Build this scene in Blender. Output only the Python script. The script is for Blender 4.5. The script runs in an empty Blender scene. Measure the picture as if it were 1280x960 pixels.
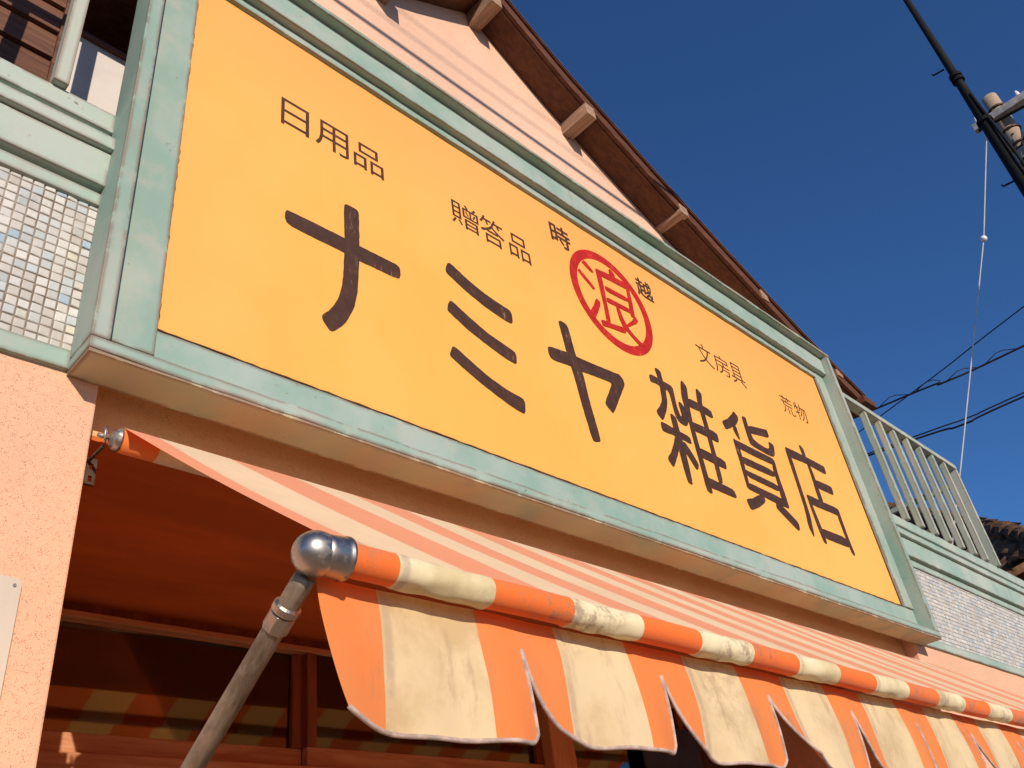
import bpy, bmesh, math, random
from mathutils import Vector, Matrix

random.seed(4)
C = bpy.context.scene
COL = C.collection
Z0 = 2.85            # height of the sign panel's lower edge above the pavement; "local" z below is measured from it

# ------------------------------------------------------------------ camera, sky, sun, exposure
cam_data = bpy.data.cameras.new('camera')
cam = bpy.data.objects.new('camera', cam_data)
COL.objects.link(cam)
cam_data.sensor_width = 36.0
cam_data.lens = 31.27
cam_data.clip_start = 0.05
cam_data.clip_end = 3000
_r = Vector((0.7126002, -0.6901537, -0.1260509))
_u = -Vector((0.3187709, 0.4785659, -0.8181442))
_f = Vector((0.6249688, 0.5428284, 0.5610270))
_m = Matrix(((_r.x, _u.x, -_f.x, -0.60747), (_r.y, _u.y, -_f.y, -1.49082),
             (_r.z, _u.z, -_f.z, -1.24328 + Z0), (0, 0, 0, 1)))
cam.matrix_world = _m
C.camera = cam

SUN_DIR = Vector((0.40, 1.0, -0.42)).normalized()      # the way the light travels
sun_data = bpy.data.lights.new('sun', 'SUN')
sun_data.energy = 4.6
sun_data.angle = math.radians(0.5)
sun_data.color = (1.0, 0.87, 0.71)
sun = bpy.data.objects.new('sun', sun_data)
sun.rotation_euler = SUN_DIR.to_track_quat('-Z', 'Y').to_euler()
sun.location = (-6, -14, 9)
COL.objects.link(sun)

world = bpy.data.worlds.new('World')
C.world = world
world.use_nodes = True
wn = world.node_tree
for n in list(wn.nodes):
    wn.nodes.remove(n)
sky = wn.nodes.new('ShaderNodeTexSky')
sky.sky_type = 'NISHITA'
sky.sun_disc = False
sky.sun_elevation = math.radians(21.1)
sky.sun_rotation = math.radians(203.3)
sky.altitude = 300
sky.air_density = 1.0
sky.dust_density = 0.15
sky.ozone_density = 10.0
bg = wn.nodes.new('ShaderNodeBackground')
bg.inputs['Strength'].default_value = 0.118
wo = wn.nodes.new('ShaderNodeOutputWorld')
wn.links.new(sky.outputs[0], bg.inputs[0])
wn.links.new(bg.outputs[0], wo.inputs[0])

vs = C.view_settings
vs.view_transform = 'Standard'
vs.look = 'None'
vs.gamma = 1.0
vs.exposure = 0.0
vs.use_curve_mapping = False
C.cycles.max_bounces = 8
C.cycles.diffuse_bounces = 4
C.cycles.transmission_bounces = 6
C.cycles.transparent_max_bounces = 8
C.cycles.use_denoising = True


# ------------------------------------------------------------------ mesh helpers
class MB:
    """collects shapes (in local coordinates) and links them as one mesh object"""
    def __init__(self):
        self.v = []; self.f = []

    def add(self, verts, faces):
        b = len(self.v)
        self.v += [tuple(p) for p in verts]
        self.f += [tuple(b + i for i in fc) for fc in faces]
        return self

    def box(self, x0, x1, y0, y1, z0, z1):
        v = [(x0, y0, z0), (x1, y0, z0), (x1, y1, z0), (x0, y1, z0),
             (x0, y0, z1), (x1, y0, z1), (x1, y1, z1), (x0, y1, z1)]
        return self.add(v, [(0, 3, 2, 1), (4, 5, 6, 7), (0, 1, 5, 4), (1, 2, 6, 5), (2, 3, 7, 6), (3, 0, 4, 7)])

    def plank(self, x0, x1, y0, y1, z0, z1, n=40, amp=0.0015, seed=0):
        """a long board along x with slightly uneven edges"""
        rnd = random.Random(seed)
        n = max(2, int(n))
        rows = []
        for i in range(n + 1):
            x = x0 + (x1 - x0) * i / n
            j = [rnd.uniform(-amp, amp) for _ in range(4)]
            rows.append([(x, y0 + j[0] * .5, z0 + j[1]), (x, y1, z0), (x, y1, z1), (x, y0 + j[2] * .5, z1 + j[3])])
        v = [p for r in rows for p in r]
        f = [(3, 2, 1, 0), tuple(4 * n + k for k in range(4))]
        for i in range(n):
            for k in range(4):
                a, b = 4 * i + k, 4 * i + (k + 1) % 4
                f.append((a, b, b + 4, a + 4))
        return self.add(v, f)

    def prism(self, poly, y0, y1):
        """polygon in x,z (counter clockwise seen from -y) pushed from y0 to y1"""
        n = len(poly)
        v = [(x, y0, z) for x, z in poly] + [(x, y1, z) for x, z in poly]
        f = [tuple(range(n)), tuple(reversed(range(n, 2 * n)))]
        for i in range(n):
            j = (i + 1) % n
            f.append((j, i, n + i, n + j))
        return self.add(v, f)

    def tube(self, path, rad, seg=12, caps=True):
        path = [Vector(p) for p in path]
        n = len(path)
        if not isinstance(rad, (list, tuple)):
            rad = [rad] * n
        rings = []
        up = None
        for i, p in enumerate(path):
            d = (path[min(i + 1, n - 1)] - path[max(i - 1, 0)]).normalized()
            if up is None:
                up = Vector((0, 0, 1)) if abs(d.z) < .9 else Vector((1, 0, 0))
            s = d.cross(up).normalized()
            up = s.cross(d).normalized()
            rings.append([p + (s * math.cos(a) + up * math.sin(a)) * rad[i]
                          for a in (2 * math.pi * k / seg for k in range(seg))])
        v = [q for r in rings for q in r]
        f = []
        for i in range(n - 1):
            for k in range(seg):
                a, b = i * seg + k, i * seg + (k + 1) % seg
                f.append((a, b, b + seg, a + seg))
        if caps:
            f.append(tuple(reversed(range(seg))))
            f.append(tuple((n - 1) * seg + k for k in range(seg)))
        return self.add(v, f)

    def grid(self, fn, nu, nv):
        v = [fn(i / nu, j / nv) for j in range(nv + 1) for i in range(nu + 1)]
        f = []
        for j in range(nv):
            for i in range(nu):
                a = j * (nu + 1) + i
                f.append((a, a + 1, a + nu + 2, a + nu + 1))
        return self.add(v, f)

    def ball(self, c, r, nu=24, nv=14, sq=(1, 1, 1)):
        c = Vector(c)
        v = []
        for j in range(nv + 1):
            t = math.pi * j / nv
            for i in range(nu):
                a = 2 * math.pi * i / nu
                v.append(c + Vector((r * math.sin(t) * math.cos(a) * sq[0], r * math.sin(t) * math.sin(a) * sq[1], r * math.cos(t) * sq[2])))
        f = []
        for j in range(nv):
            for i in range(nu):
                a, b = j * nu + i, j * nu + (i + 1) % nu
                f.append((a, a + nu, b + nu, b))
        return self.add(v, f)

    def build(self, name, mat, parent=None, smooth=False, bevel=0.0, seg=2, offset=None):
        off = Vector((0, 0, Z0))
        base = Vector((0, 0, 0))
        p = parent
        while p is not None:
            base += p.location
            p = p.parent
        me = bpy.data.meshes.new(name)
        me.from_pydata([tuple(Vector(q) + off - base) for q in self.v], [], self.f)
        me.update()
        bm = bmesh.new(); bm.from_mesh(me)
        bmesh.ops.remove_doubles(bm, verts=bm.verts, dist=1e-6)
        if smooth != 'sheet':
            bmesh.ops.recalc_face_normals(bm, faces=bm.faces)
        bm.to_mesh(me); bm.free()
        if smooth:
            for pl in me.polygons:
                pl.use_smooth = True
        me.materials.append(mat)
        o = bpy.data.objects.new(name, me)
        COL.objects.link(o)
        if parent is not None:
            o.parent = parent
        if bevel:
            b = o.modifiers.new('bevel', 'BEVEL')
            b.width = bevel; b.segments = seg; b.limit_method = 'ANGLE'; b.angle_limit = math.radians(40)
            b.harden_normals = False
        return o


def thing(name, label, cat, loc=(0, 0, 0), group=None):
    o = bpy.data.objects.new(name, None)
    o.empty_display_size = 0.1
    o.location = (loc[0], loc[1], loc[2] + Z0)
    o['label'] = label; o['category'] = cat
    if group:
        o['group'] = group
    COL.objects.link(o)
    return o


def tag(o, label, cat, group=None):
    o['label'] = label; o['category'] = cat
    if group:
        o['group'] = group
    return o


# ------------------------------------------------------------------ material helpers
class NT:
    def __init__(self, name):
        self.m = bpy.data.materials.new(name)
        self.m.use_nodes = True
        self.t = self.m.node_tree
        for n in list(self.t.nodes):
            self.t.nodes.remove(n)
        self.out = self.t.nodes.new('ShaderNodeOutputMaterial')
        self.tc = self.t.nodes.new('ShaderNodeTexCoord')
        self.P = self.tc.outputs['Object']

    def new(self, kind, **kw):
        n = self.t.nodes.new(kind)
        for k, v in kw.items():
            setattr(n, k, v)
        return n

    def link(self, a, b):
        self.t.links.new(a, b)

    def setin(self, sock, v):
        if isinstance(v, bpy.types.NodeSocket):
            self.link(v, sock)
        else:
            if sock.type == 'RGBA' and len(v) == 3:
                v = (*v, 1)
            sock.default_value = v

    def math(self, op, a, b=0.0, c=None, clamp=False):
        n = self.new('ShaderNodeMath', operation=op, use_clamp=clamp)
        self.setin(n.inputs[0], a); self.setin(n.inputs[1], b)
        if c is not None:
            self.setin(n.inputs[2], c)
        return n.outputs[0]

    def mapped(self, scale=(1, 1, 1), loc=(0, 0, 0), src=None):
        n = self.new('ShaderNodeMapping')
        self.link(src or self.P, n.inputs['Vector'])
        n.inputs['Scale'].default_value = scale
        n.inputs['Location'].default_value = loc
        return n.outputs[0]

    def noise(self, scale=5, detail=4, rough=.55, vec=None, dist=0.0):
        n = self.new('ShaderNodeTexNoise')
        self.link(vec or self.P, n.inputs['Vector'])
        n.inputs['Scale'].default_value = scale
        n.inputs['Detail'].default_value = detail
        n.inputs['Roughness'].default_value = rough
        n.inputs['Distortion'].default_value = dist
        return n.outputs['Fac']

    def vor(self, scale=5, vec=None, feature='F1', out='Distance'):
        n = self.new('ShaderNodeTexVoronoi', feature=feature)
        self.link(vec or self.P, n.inputs['Vector'])
        n.inputs['Scale'].default_value = scale
        return n.outputs[out]

    def ramp(self, fac, lo, hi, a=0.0, b=1.0):
        n = self.new('ShaderNodeMapRange')
        n.clamp = True
        n.interpolation_type = 'SMOOTHSTEP'
        self.setin(n.inputs['Value'], fac)
        for k, v in (('From Min', lo), ('From Max', hi), ('To Min', a), ('To Max', b)):
            n.inputs[k].default_value = v
        return n.outputs[0]

    def mix(self, fac, a, b, blend='MIX'):
        n = self.new('ShaderNodeMix', data_type='RGBA', blend_type=blend)
        self.setin(n.inputs['Factor'], fac)
        self.setin(n.inputs['A'], a) if False else self.setin(n.inputs[6], a)
        self.setin(n.inputs[7], b)
        return n.outputs[2]

    def sep(self, v=None):
        n = self.new('ShaderNodeSeparateXYZ')
        self.link(v or self.P, n.inputs[0])
        return n.outputs

    def comb(self, x, y, z):
        n = self.new('ShaderNodeCombineXYZ')
        for i, q in enumerate((x, y, z)):
            self.setin(n.inputs[i], q)
        return n.outputs[0]

    def bump(self, h, strength=.3, dist=.002, nrm=None):
        n = self.new('ShaderNodeBump')
        n.inputs['Strength'].default_value = strength
        n.inputs['Distance'].default_value = dist
        self.setin(n.inputs['Height'], h)
        if nrm:
            self.link(nrm, n.inputs['Normal'])
        return n.outputs[0]

    def edge(self, radius=.006):
        """1 on worn convex or concave edges"""
        b = self.new('ShaderNodeBevel'); b.samples = 4
        b.inputs['Radius'].default_value = radius
        g = self.new('ShaderNodeNewGeometry')
        d = self.new('ShaderNodeVectorMath', operation='DOT_PRODUCT')
        self.link(b.outputs[0], d.inputs[0]); self.link(g.outputs['Normal'], d.inputs[1])
        return self.math('SUBTRACT', 1.0, d.outputs['Value'], clamp=True)

    def pbr(self, col, rough=.6, metal=0.0, nrm=None, spec=.5, sheen=0.0):
        b = self.new('ShaderNodeBsdfPrincipled')
        self.setin(b.inputs['Base Color'], col)
        self.setin(b.inputs['Roughness'], rough)
        self.setin(b.inputs['Metallic'], metal)
        b.inputs['Specular IOR Level'].default_value = spec
        if sheen:
            b.inputs['Sheen Weight'].default_value = sheen
        if nrm:
            self.link(nrm, b.inputs['Normal'])
        return b.outputs[0]

    def done(self, sh):
        self.link(sh, self.out.inputs['Surface'])
        return self.m


def mat_teal(name, base=(.245, .365, .31), pale=(.345, .42, .37), rust=.75, streak=(1, 1, 1)):
    t = NT(name)
    big = t.noise(2.3, 5, .6, t.mapped(streak))
    fine = t.noise(14, 6, .65)
    c = t.mix(t.ramp(big, .40, .62), base, pale)
    c = t.mix(t.ramp(fine, .46, .72, 0, .45), c, (.43, .395, .35))            # chalky pinkish stains
    c = t.mix(t.ramp(t.noise(5, 3, .5, t.mapped((1, 1, 1), (3, 1, 7))), .56, .72, 0, .5), c, (.20, .345, .29))
    e = t.edge(.014)
    patch = t.noise(9, 5, .7, t.mapped((1, 1, 1), (1, 5, 2)))
    wear = t.math('MULTIPLY', t.ramp(e, .003, .03), t.ramp(patch, .38, .50), clamp=True)
    c = t.mix(t.math('MULTIPLY', wear, rust), c, (.16, .055, .028))
    chips = t.math('MULTIPLY', t.ramp(t.noise(60, 3, .6), .66, .70), t.ramp(patch, .5, .62))
    c = t.mix(t.math('MULTIPLY', chips, .7), c, (.17, .08, .05))
    drip = t.math('MULTIPLY', t.ramp(t.noise(24, 4, .65, t.mapped((1.0, 1.0, .10), (3, 1, 2))), .60, .72), t.ramp(t.noise(3.3, 3, .5, t.mapped((1, 1, 1), (9, 4, 2))), .50, .64))
    c = t.mix(t.math('MULTIPLY', drip, .42), c, (.30, .17, .10))
    n = t.bump(t.math('ADD', t.math('MULTIPLY', t.noise(30, 4, .6, t.mapped((1, 1, 1))), .6), t.math('MULTIPLY', wear, -.5)), .25, .002)
    return t.done(t.pbr(c, t.ramp(fine, .3, .7, .55, .75), 0, n, .35))


def mat_simple(name, col, rough=.6, metal=0.0, var=.25, scale=8, bumpy=.15, stretch=(1, 1, 1), spec=.25, dark=None):
    t = NT(name)
    v = t.mapped(stretch)
    f = t.noise(scale, 5, .6, v)
    d = dark or tuple(q * (1 - var) for q in col)
    l = tuple(min(.95, q * (1 + var * .6)) for q in col)
    c = t.mix(t.ramp(f, .32, .68), d, l)
    return t.done(t.pbr(c, t.ramp(f, .3, .7, max(.05, rough - .08), min(1, rough + .08)), metal,
                        t.bump(t.noise(scale * 4, 4, .6, v), bumpy, .002), spec))


def mat_stucco(name, col, pit=(.30, .13, .07), stain=True):
    t = NT(name)
    big = t.noise(1.7, 5, .6)
    c = t.mix(t.ramp(big, .3, .7), tuple(q * .93 for q in col), tuple(min(.9, q * 1.06) for q in col))
    g = t.noise(260, 2, .6)
    spots = t.vor(330)
    sel = t.noise(70, 4, .7)
    pits = t.math('MULTIPLY', t.ramp(spots, .16, .36, 1, 0), t.ramp(sel, .44, .60))
    big_p = t.math('MULTIPLY', t.ramp(t.vor(110), .08, .20, 1, 0), t.ramp(t.noise(23, 3, .6), .56, .64))
    c = t.mix(t.math('MULTIPLY', pits, .60), c, pit)
    c = t.mix(t.math('MULTIPLY', big_p, .8), c, tuple(q * .6 for q in pit))
    lump = t.noise(34, 4, .6)
    c = t.mix(t.ramp(lump, .5, .75, 0, .22), c, tuple(q * .72 for q in col))
    c = t.mix(t.ramp(g, .55, .75, 0, .18), c, tuple(q * .6 for q in col))
    if stain:
        st = t.noise(3.2, 5, .7, t.mapped((1.0, 1, .35), (2, 0, 5)))
        c = t.mix(t.ramp(st, .55, .78, 0, .40), c, (.45, .26, .17))
        c = t.mix(t.ramp(t.noise(9, 6, .75, t.mapped((1, 1, .8), (1, 7, 2))), .60, .72, 0, .35), c, (.62, .42, .32))
    h = t.math('ADD', t.math('ADD', t.math('MULTIPLY', g, .5), lump), t.math('MULTIPLY', pits, -1.2))
    return t.done(t.pbr(c, .9, 0, t.bump(h, .55, .003), .2))


TILE = .0232


def mat_tiles():
    t = NT('mosaic_tiles')
    x, y, z = t.sep()
    cx_ = t.math('FLOOR', t.math('DIVIDE', x, TILE)); cz_ = t.math('FLOOR', t.math('DIVIDE', z, TILE))
    def rnd_(k):
        n = t.new('ShaderNodeTexWhiteNoise', noise_dimensions='2D')
        t.link(t.comb(t.math('ADD', cx_, k), cz_, 0), n.inputs['Vector'])
        return n.outputs['Value']
    r, r2, r3 = rnd_(0.0), rnd_(57.3), rnd_(113.7)
    c = t.mix(r, (.48, .45, .405), (.64, .62, .575))
    c = t.mix(t.ramp(r2, .62, .98, 0, .75), c, (.40, .47, .50))
    c = t.mix(t.ramp(r2, .955, .965, 0, .7), c, (.30, .43, .53))
    c = t.mix(t.ramp(r3, .93, .97, 0, .6), c, (.62, .58, .40))
    c = t.mix(t.ramp(t.noise(7, 4, .7), .46, .72, 0, .45), c, (.36, .32, .29))
    c = t.mix(t.ramp(t.noise(160, 3, .6), .5, .7, 0, .35), c, (.45, .41, .36))
    return t.done(t.pbr(c, t.ramp(r3, 0, 1, .22, .5), 0, t.bump(t.noise(95, 3, .6), .3, .002), .5))


def mat_grout():
    t = NT('dirty_grout')
    c = t.mix(t.ramp(t.noise(6, 5, .7), .35, .65), (.17, .125, .09), (.36, .31, .26))
    return t.done(t.pbr(c, .95, 0, t.bump(t.noise(200, 2, .5), .4, .001), .1))


STRIPE_X0, STRIPE = 0.013, 0.151


def mat_cloth(name, orange, cream, trans=.25, t_orange=(.9, .16, .02), t_cream=(.80, .50, .2), dirt=.5, rough=.9, soot=.52):
    t = NT(name)
    x, y, z = t.sep()
    wob = t.math('MULTIPLY', t.math('SUBTRACT', t.noise(11, 2, .5), .5), .006)
    fr = t.math('FRACT', t.math('DIVIDE', t.math('SUBTRACT', t.math('ADD', x, wob), STRIPE_X0), STRIPE * 2))
    isor = t.math('GREATER_THAN', fr, .5)
    n1 = t.noise(6, 6, .68)
    n2 = t.noise(16, 6, .7, t.mapped((1.6, 1, .45), (3, 3, 1)))
    cr = t.mix(t.ramp(n1, .42, .70, 0, .55 * dirt * 2), cream, tuple(q * k for q, k in zip(cream, (.78, .74, .66))))
    og = t.mix(t.ramp(n1, .45, .72, 0, .5 * dirt * 2), orange, tuple(q * k for q, k in zip(orange, (.88, 1.05, 1.3))))
    c = t.mix(isor, cr, og)
    c = t.mix(t.ramp(n2, .53, .78, 0, .62 * dirt), c, (.30, .22, .16))
    c = t.mix(t.math('MULTIPLY', t.ramp(t.noise(4.2, 3, .5, t.mapped((1, 1, 1), (5, 2, 9))), soot, soot + .14), t.ramp(t.noise(46, 6, .78), .44, .60, 0, min(1.0, .58 * dirt)), clamp=True), c, (.24, .165, .11))
    # mould and soot at the seams of every second stripe
    seam = t.math('ABSOLUTE', t.math('SUBTRACT', fr, .03))
    c = t.mix(t.math('MULTIPLY', t.ramp(seam, .008, .03, 1, 0), t.ramp(t.noise(18, 4, .7), .36, .56, .0, .55 * dirt)), c, (.42, .34, .26))
    tc_ = t.mix(isor, t_cream, t_orange)
    weave = t.noise(420, 2, .5)
    nb = t.bump(t.math('ADD', t.math('MULTIPLY', weave, .15), t.math('MULTIPLY', n1, .6)), .25, .004)
    front = t.pbr(c, rough, 0, nb, .12, sheen=.12)
    if not trans:
        return t.done(front)
    tr = t.new('ShaderNodeBsdfTranslucent')
    t.link(tc_, tr.inputs['Color'])
    ms = t.new('ShaderNodeMixShader')
    ms.inputs[0].default_value = trans
    t.link(front, ms.inputs[1]); t.link(tr.outputs[0], ms.inputs[2])
    return t.done(ms.outputs[0])


def mat_sign_panel():
    t = NT('yellow_sign_paint')
    n = t.noise(1.1, 5, .6)
    c = t.mix(t.ramp(n, .35, .68), (.87, .405, .080), (.90, .445, .105))
    x, y, z = t.sep()
    up = t.ramp(t.math('ADD', t.math('SUBTRACT', z, t.math('MULTIPLY', x, -.0)), t.math('MULTIPLY', n, .7)), 1.12, 1.95)
    lf = t.ramp(t.math('ADD', x, t.math('MULTIPLY', n, .5)), -1.75, -1.05, 1, 0)
    up = t.math('MAXIMUM', up, t.math('MULTIPLY', lf, .55))
    c = t.mix(t.math('MULTIPLY', up, .68), c, (.84, .35, .10))               # redder towards the top and the left end
    c = t.mix(t.ramp(t.noise(5, 6, .7, t.mapped((3, 1, .4))), .58, .82, 0, .16), c, (.78, .36, .09))
    spots = t.math('MULTIPLY', t.ramp(t.vor(34), .03, .055, 1, 0), t.ramp(t.noise(3.1, 2, .5, t.mapped((1, 1, 1), (8, 1, 2))), .60, .66))
    c = t.mix(t.math('MULTIPLY', spots, .6), c, (.42, .22, .05))
    run = t.math('MULTIPLY', t.ramp(t.noise(19, 4, .6, t.mapped((1, 1, .06), (2, 1, 1))), .58, .74), t.ramp(t.noise(1.9, 3, .5, t.mapped((1, 1, 1), (4, 1, 8))), .46, .66))
    c = t.mix(t.math('MULTIPLY', run, .26), c, (.62, .30, .085))
    c = t.mix(t.math('MULTIPLY', t.ramp(t.math('ADD', z, t.math('MULTIPLY', t.noise(8, 4, .7), .10)), .045, .10, 1, 0), .28), c, (.50, .26, .09))
    # sheet joints
    j = t.math('ABSOLUTE', t.math('SUBTRACT', t.math('FRACT', t.math('DIVIDE', t.math('ADD', x, .02), .91)), .5))
    jl = t.math('MULTIPLY', t.ramp(j, .0008, .0018, 1, 0), t.ramp(t.noise(7, 3, .5), .42, .6))
    c = t.mix(t.math('MULTIPLY', jl, .35), c, (.55, .32, .08))
    e = t.noise(45, 4, .6)
    return t.done(t.pbr(c, t.ramp(n, .3, .7, .5, .62), 0, t.bump(e, .08, .002), .35))


def mat_letter(name, col, light, f1=.60):
    t = NT(name)
    n = t.noise(26, 6, .7, t.mapped((1, 1, 1)))
    s = t.noise(50, 5, .7, t.mapped((1.2, 1, .12)))
    c = t.mix(t.ramp(n, .35, .7), col, tuple(q * 1.5 for q in col))
    c = t.mix(t.ramp(s, f1, f1 + .16, 0, .75), c, light)
    sc_ = t.math('MULTIPLY', t.ramp(t.noise(120, 4, .7, t.mapped((1, 1, .2))), .60, .68), t.ramp(t.noise(13, 3, .6), .48, .6))
    c = t.mix(t.math('MULTIPLY', sc_, .7), c, tuple(min(.9, q * 2.2) for q in light))
    return t.done(t.pbr(c, .62, 0, t.bump(s, .12, .001), .3))


def mat_wood(name, a, b, axis=(.6, 6, 6), rough=.7, scale=6):
    t = NT(name)
    v = t.mapped(axis)
    f = t.noise(scale, 6, .65, v, .6)
    c = t.mix(t.ramp(f, .34, .66), a, b)
    c = t.mix(t.ramp(t.noise(3, 4, .6), .55, .8, 0, .4), c, tuple(q * .55 for q in a))
    return t.done(t.pbr(c, rough, 0, t.bump(f, .3, .002), .3))


def mat_metal(name, col=(.52, .49, .45), rough=.28, dirt=.5, stretch=(1, 1, 1)):
    t = NT(name)
    v = t.mapped(stretch)
    n = t.noise(38, 6, .7, v)
    big = t.noise(14, 4, .6, v)
    d = t.math('MULTIPLY', t.ramp(n, .50, .66), t.ramp(big, .36, .6), clamp=True)
    c = t.mix(t.math('MULTIPLY', d, dirt), col, (.13, .085, .055))
    return t.done(t.pbr(c, t.math('ADD', t.math('MULTIPLY', d, .45), rough, clamp=True), t.math('SUBTRACT', 1.0, t.math('MULTIPLY', d, dirt * .9)),
                        t.bump(n, .12, .001), .5))


def mat_pipe(name):
    t = NT(name)
    gn = t.new('ShaderNodeNewGeometry')
    v = t.mapped((60, 6, 6))
    n = t.noise(6, 6, .7, t.mapped((1, .25, .25)))
    s = t.noise(30, 6, .75, t.mapped((1, .2, .2)))
    c = t.mix(t.ramp(s, .34, .66), (.11, .078, .052), (.36, .29, .215))
    c = t.mix(t.ramp(n, .56, .75, 0, .6), c, (.15, .075, .035))
    return t.done(t.pbr(c, .55, .35, t.bump(s, .35, .002), .4))


def mat_glass(name):
    t = NT(name)
    g = t.new('ShaderNodeBsdfGlossy'); g.inputs['Roughness'].default_value = .035
    g.inputs['Color'].default_value = (.9, .9, .9, 1)
    tr = t.new('ShaderNodeBsdfTransparent'); tr.inputs['Color'].default_value = (.75, .72, .68, 1)
    fr = t.new('ShaderNodeFresnel'); fr.inputs['IOR'].default_value = 2.1
    ms = t.new('ShaderNodeMixShader')
    t.link(fr.outputs[0], ms.inputs[0]); t.link(tr.outputs[0], ms.inputs[1]); t.link(g.outputs[0], ms.inputs[2])
    nb = t.bump(t.noise(3.5, 2, .5), .04, .01)
    t.link(nb, g.inputs['Normal'])
    return t.done(ms.outputs[0])


M = {}
M['teal'] = mat_teal('mint_paint')
M['teal_v'] = mat_teal('mint_paint_upright', base=(.235, .345, .292), pale=(.37, .425, .37), streak=(1, 1, .5))
M['teal_pale'] = mat_teal('chalky_mint_paint', base=(.29, .405, .345), pale=(.41, .465, .405), rust=.6)
M['rail_paint'] = mat_teal('bleached_mint_rail_paint', base=(.30, .39, .325), pale=(.42, .45, .385), rust=.7, streak=(1, 1, .5))
M['teal_shade'] = mat_teal('mint_paint_rail', base=(.27, .385, .325), pale=(.37, .435, .38), rust=.5)
M['soffit'] = mat_teal('rusty_mint_underside', base=(.40, .40, .28), pale=(.50, .42, .27), rust=.9)
M['under'] = mat_teal('weathered_mint_cap', base=(.22, .38, .30), pale=(.34, .41, .34), rust=.9)
M['panel'] = mat_sign_panel()
M['brown'] = mat_letter('brown_lettering_paint', (.050, .021, .012), (.17, .09, .055))
M['brown_thin'] = mat_letter('brown_small_lettering_paint', (.060, .022, .010), (.12, .055, .03), .7)
M['red'] = mat_letter('red_emblem_paint', (.37, .012, .006), (.70, .12, .06), .68)
M['seam'] = mat_simple('seam_dirt', (.10, .045, .02), .9, var=.4, scale=20)
M['pink'] = mat_stucco('pink_stucco', (.75, .435, .285))
M['lintel'] = mat_stucco('bounce_tinted_stucco', (.92, .46, .20))  # wall stucco tinted orange, standing in for light bounced off the awning
M['gable'] = mat_stucco('pale_pink_render', (.76, .485, .35), (.6, .4, .3), False)
M['tiles'] = mat_tiles()
M['grout'] = mat_grout()
M['ceil'] = mat_simple('awning_tinted_ceiling_board', (.60, .135, .026), .8, var=.2, scale=3, stretch=(.4, 2, 1), bumpy=.1)  # red-brown deepened to carry the orange light under the awning
M['wood'] = mat_wood('brown_eave_wood', (.085, .030, .014), (.14, .052, .025))
M['wood_e'] = mat_wood('thin_eave_edge_wood', (.16, .075, .045), (.26, .14, .09))
M['wood_y'] = mat_wood('weathered_purlin_wood', (.26, .15, .095), (.42, .27, .18), (6, .6, 6))
M['siding'] = mat_wood('dark_board_siding', (.085, .036, .022), (.17, .075, .045), (.5, 3, 7), .75, 5)
M['frame_wood'] = mat_wood('worn_window_wood', (.42, .17, .07), (.56, .28, .14))
M['dark_wood'] = mat_wood('dark_window_wood', (.16, .045, .015), (.28, .085, .03), (5, 5, .6))
M['post_wood'] = mat_wood('orange_brown_post_wood', (.50, .22, .09), (.62, .30, .13), (5, 5, .6))
M['tile_roof'] = mat_simple('brown_roof_tile', (.17, .095, .06), .95, var=.5, scale=5, bumpy=.5, spec=.05, dark=(.05, .03, .02))
M['roof_dark'] = mat_simple('dark_roof_edge', (.035, .028, .028), .6, var=.4, scale=12)
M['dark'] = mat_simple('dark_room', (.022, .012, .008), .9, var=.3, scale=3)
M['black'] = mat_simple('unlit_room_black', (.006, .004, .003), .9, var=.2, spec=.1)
M['white_panel'] = mat_simple('white_curtain_board', (.62, .57, .54), .8, var=.10, scale=4, bumpy=.05)
M['plate'] = mat_simple('pale_enamel_plate', (.60, .53, .44), .45, var=.10, scale=3, stretch=(1, 1, .4), bumpy=.06)
M['canopy'] = mat_cloth('sheen_paled_awning_cloth', (.93, .40, .22), (.93, .74, .48), .28, (.98, .14, .01), (.98, .40, .07), .22)  # paler stripes hold the washed-out sheen of glancing sun in their colour
M['valance'] = mat_cloth('striped_valance_cloth', (.87, .27, .075), (.80, .65, .40), .24, (.95, .12, .01), (.90, .38, .09), 1.0, soot=.50)
M['rollcloth'] = mat_cloth('striped_rolled_cloth', (.84, .165, .030), (.78, .66, .42), 0, dirt=1.1, soot=.45)
M['rollercloth'] = mat_cloth('striped_roller_cloth', (.80, .20, .045), (.78, .60, .38), 0, dirt=.3)
M['piping'] = mat_simple('grey_pink_edge_binding', (.50, .365, .31), .9, var=.3, scale=60, bumpy=.4)
M['steel'] = mat_metal('worn_chromed_steel', (.40, .37, .345), .36, 1.0)
M['steel_dirty'] = mat_metal('stained_steel', (.42, .37, .32), .36, .9)
M['pipe'] = mat_pipe('weathered_galvanised_pipe')
M['bracket'] = mat_simple('dark_iron_bracket', (.09, .055, .04), .6, .6, var=.4, scale=40)
M['glass'] = mat_glass('window_glass')
M['reflection_blue'] = mat_simple('painted_sky_reflection', (.045, .055, .085), .85, var=.2, scale=10)  # even dark blue in place of sky mirrored in the glass
M['asphalt'] = mat_simple('road_surface', (.26, .20, .145), .9, var=.35, scale=40, bumpy=.5)
M['paving'] = mat_simple('pavement_concrete', (.40, .30, .205), .9, var=.25, scale=6, bumpy=.3)
M['kerb'] = mat_simple('kerb_concrete', (.32, .30, .27), .9, var=.25, scale=9)
M['pole_dark'] = mat_simple('black_steel_pole_paint', (.004, .0035, .0035), .8, .0, var=.4, scale=9)
M['pole_tan'] = mat_simple('concrete_pole', (.42, .31, .22), .85, var=.2, scale=8)
M['arm_grey'] = mat_simple('galvanised_crossarm', (.40, .38, .36), .5, .3, var=.25, scale=12)
M['cable'] = mat_simple('black_cable_sheath', (.010, .010, .013), .6, var=.2, scale=9)
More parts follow.
